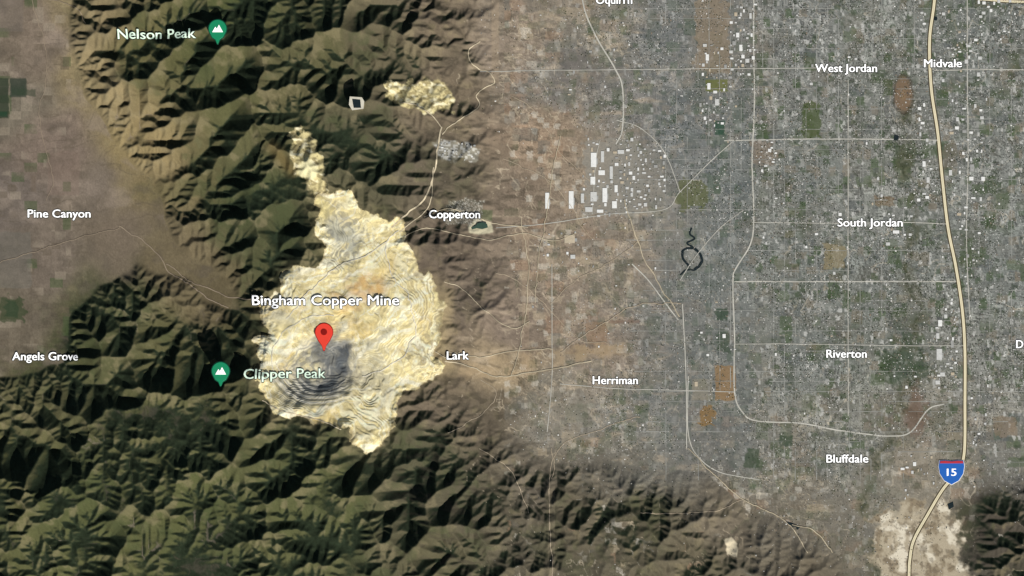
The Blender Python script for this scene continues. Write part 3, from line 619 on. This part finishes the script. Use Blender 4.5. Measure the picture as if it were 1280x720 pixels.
def label(s,x0,x1,yc,size,mat,hill=0,name='place_name_label'):
    e=empty(name); v,F=textmesh(s)
    mn,mx_=v[:,0].min(),v[:,0].max(); kx=(x1-x0)/(mx_-mn)
    P2=np.stack([x0+(v[:,0]-mn)*kx,yc-(v[:,1]-0.345)*size],-1)
    T=P2[F]
    if hill: T=refine(T,2.0)
    pts=T.reshape(-1,2); FF=np.arange(len(pts)).reshape(-1,3)
    def build(nm,offs,lift,mt):
        parts=[]
        for k,(a,b) in enumerate(offs):
            qx,qy=pts[:,0]+a,pts[:,1]+b; z=(topz(qx,qy,1.4) if hill else hz(qx,qy))
            parts.append((np.stack([wx(qx),wy(qy),z+lift+k*.004],-1),FF))
        merged(nm,parts,mt,e)
    base=.34 if hill else .12
    build('lettering_edge',[(0.95*math.cos(i*math.pi/4),.2+0.95*math.sin(i*math.pi/4)) for i in range(8)],base,m_out)
    build('lettering',[(-.25,0),(.25,0),(0,.1)],base+.10,m_txt if mat==0 else m_gtx)
for a in [('Nelson Peak',151,249,45,17,1,1),('Pine Canyon',36,114,267,14.5,0),('Angels Grove',17,100,445,14.5,0,1),('Bingham Copper Mine',317,500,375,18,0,1),('Clipper Peak',309,408,466,17.5,1,1),('Lark',559,586,444,14.5,0,1),('Copperton',537,600,268,14.5,0,1),('Herriman',741,797,475,14.5,0),('West Jordan',1019,1096,85,14.5,0),('Midvale',1155,1202,79,14.5,0),('South Jordan',1047,1128,278,14.5,0),('Riverton',1033,1083,442,14.5,0),('Bluffdale',1033,1085,573,14.5,0),('Oquirrh',745,790,0,14.5,0),('Draper',1270,1309,430,14.5,0)]:
    label(*a)
def plate(name,pts,z0,z1,mat,parent):
    n=len(pts); P=np.array(pts,float); c=P.mean(0)
    A=sum(P[i,0]*P[(i+1)%n,1]-P[(i+1)%n,0]*P[i,1] for i in range(n))
    if A>0: P=P[::-1]
    V=[];F=[]
    rings=[(1,z0),(1,z1-.08),(.965,z1)]
    for k,z in rings:
        for p in P: q=c+(p-c)*k; V.append((float(wx(q[0])),float(wy(q[1])),z))
    for a in range(2):
        for i in range(n): j=(i+1)%n; F.append((a*n+i,a*n+j,(a+1)*n+j,(a+1)*n+i))
    F.append(tuple(range(2*n,3*n)))
    me=bpy.data.meshes.new(name); me.from_pydata(V,[],F); me.materials.append(mat); o=bpy.data.objects.new(name,me); bpy.context.scene.collection.objects.link(o); o.parent=parent
def circ(cx,cy,r,n=28): return [(cx+r*math.cos(2*math.pi*i/n),cy+r*math.sin(2*math.pi*i/n)) for i in range(n)]
def pinshape(cx,cy,r,tip):
    pts=[]
    for i in range(33):
        a=math.radians(152+(i/32)*236)
        pts.append((cx+r*math.cos(a),cy+r*math.sin(a)))
    pts+= [(cx+r*.62,cy+r*.98),(cx+r*.25,cy+(tip-cy)*.72),(cx+r*.08,tip-.6),(cx,tip),(cx-r*.08,tip-.6),(cx-r*.25,cy+(tip-cy)*.72),(cx-r*.62,cy+r*.98)]
    return pts
m_red=flat_mat('pin_red_enamel',(238,72,56),var=.02,rough=.5); m_dred=flat_mat('pin_dark_red',(140,24,20),var=.02); m_grn=flat_mat('pin_green_enamel',(30,142,98),var=.02,rough=.5); m_dk=flat_mat('pin_edge',(20,76,56),var=.02)
def zfoot(cx,cy,r): return float(topz(np.array([cx]),np.array([cy]),r)[0])
e=empty('map_pin'); z=zfoot(407,420,12)
plate('pin_edge',pinshape(407,414.5,11.6,438.5),z-.6,z+.25,m_dred,e); plate('pin_body',pinshape(407,414.5,10.8,437.4),z-.5,z+.40,m_red,e); plate('pin_dot',circ(407,414.5,4),z,z+.55,m_dred,e)
for (cx,cy) in((278,41),(281,462)):
    e=empty('peak_marker'); z=zfoot(cx,cy+5,12)
    plate('marker_edge',pinshape(cx,cy,11.8,cy+20),z-.6,z+.25,m_dk,e); plate('marker_body',pinshape(cx,cy,10.8,cy+18.6),z-.5,z+.40,m_grn,e)
    plate('mountain_symbol',[(cx-6.5,cy+4.5),(cx-2.6,cy-2.2),(cx-.8,cy+.6),(cx+1.8,cy-4.6),(cx+6.8,cy+4.5)],z,z+.55,m_txt,e)
m_blue=flat_mat('shield_blue',(44,104,190),var=.02); m_sr=flat_mat('shield_red',(190,60,70),var=.02)
e=empty('highway_shield_sign'); z=zfoot(1189,590,16)+.15
sh=[(1174,575.5),(1181,575),(1189,576),(1197,575),(1204,575.5),(1205,583),(1203.5,592),(1198,600.5),(1189,605.5),(1180,600.5),(1174.5,592),(1173,583)]
cs=np.array(sh).mean(0)
plate('shield_border',[tuple(cs+(np.array(p)-cs)*1.04) for p in sh],z-.3,z+.1,m_white,e); plate('shield_face',sh,z-.2,z+.2,m_blue,e)
plate('shield_top_band',[(1174.8,576.2),(1181,575.8),(1189,576.7),(1197,575.8),(1203.2,576.2),(1203.8,579),(1174.2,579)],z,z+.28,m_sr,e)
v,F=textmesh('15'); k=11.5/(v[:,0].max()-v[:,0].min()); px=1183.3+(v[:,0]-v[:,0].min())*k; py=590-(v[:,1]-.345)*13
merged('route_number',[(np.stack([wx(px+a),wy(py),np.full(len(px),z+.32+a*.02)],-1),F) for a in(-.3,0,.3)],m_txt,e)

# ------------------------------------------------------------ light, camera
AZ,EL=152,41
sc=bpy.context.scene
W=bpy.data.worlds.new('World'); sc.world=W; W.use_nodes=True; nt=W.node_tree; sk=nt.nodes.new('ShaderNodeTexSky'); sk.sky_type='NISHITA'; sk.sun_disc=False
sk.sun_elevation=math.radians(EL); sk.sun_rotation=math.radians(AZ); bg=nt.nodes['Background']; bg.inputs['Strength'].default_value=0.05; nt.links.new(sk.outputs[0],bg.inputs['Color'])
L=bpy.data.lights.new('sun','SUN'); L.energy=4.2; L.angle=math.radians(.5); L.color=(1,.965,.89)
lo=bpy.data.objects.new('sun',L); sc.collection.objects.link(lo)
from mathutils import Vector
sd=Vector((math.sin(math.radians(AZ))*math.cos(math.radians(EL)),math.cos(math.radians(AZ))*math.cos(math.radians(EL)),math.sin(math.radians(EL))))
lo.rotation_euler=sd.to_track_quat('Z','Y').to_euler()
cam=bpy.data.cameras.new('camera'); co=bpy.data.objects.new('camera',cam); sc.collection.objects.link(co); sc.camera=co
cam.angle=math.radians(20); cam.clip_end=20000; cam.clip_start=1; co.location=(0,0,192/math.tan(math.radians(10))); 
sc.view_settings.view_transform='Standard'; sc.view_settings.look='None'; sc.view_settings.exposure=0
print('done',time.time()-T0)
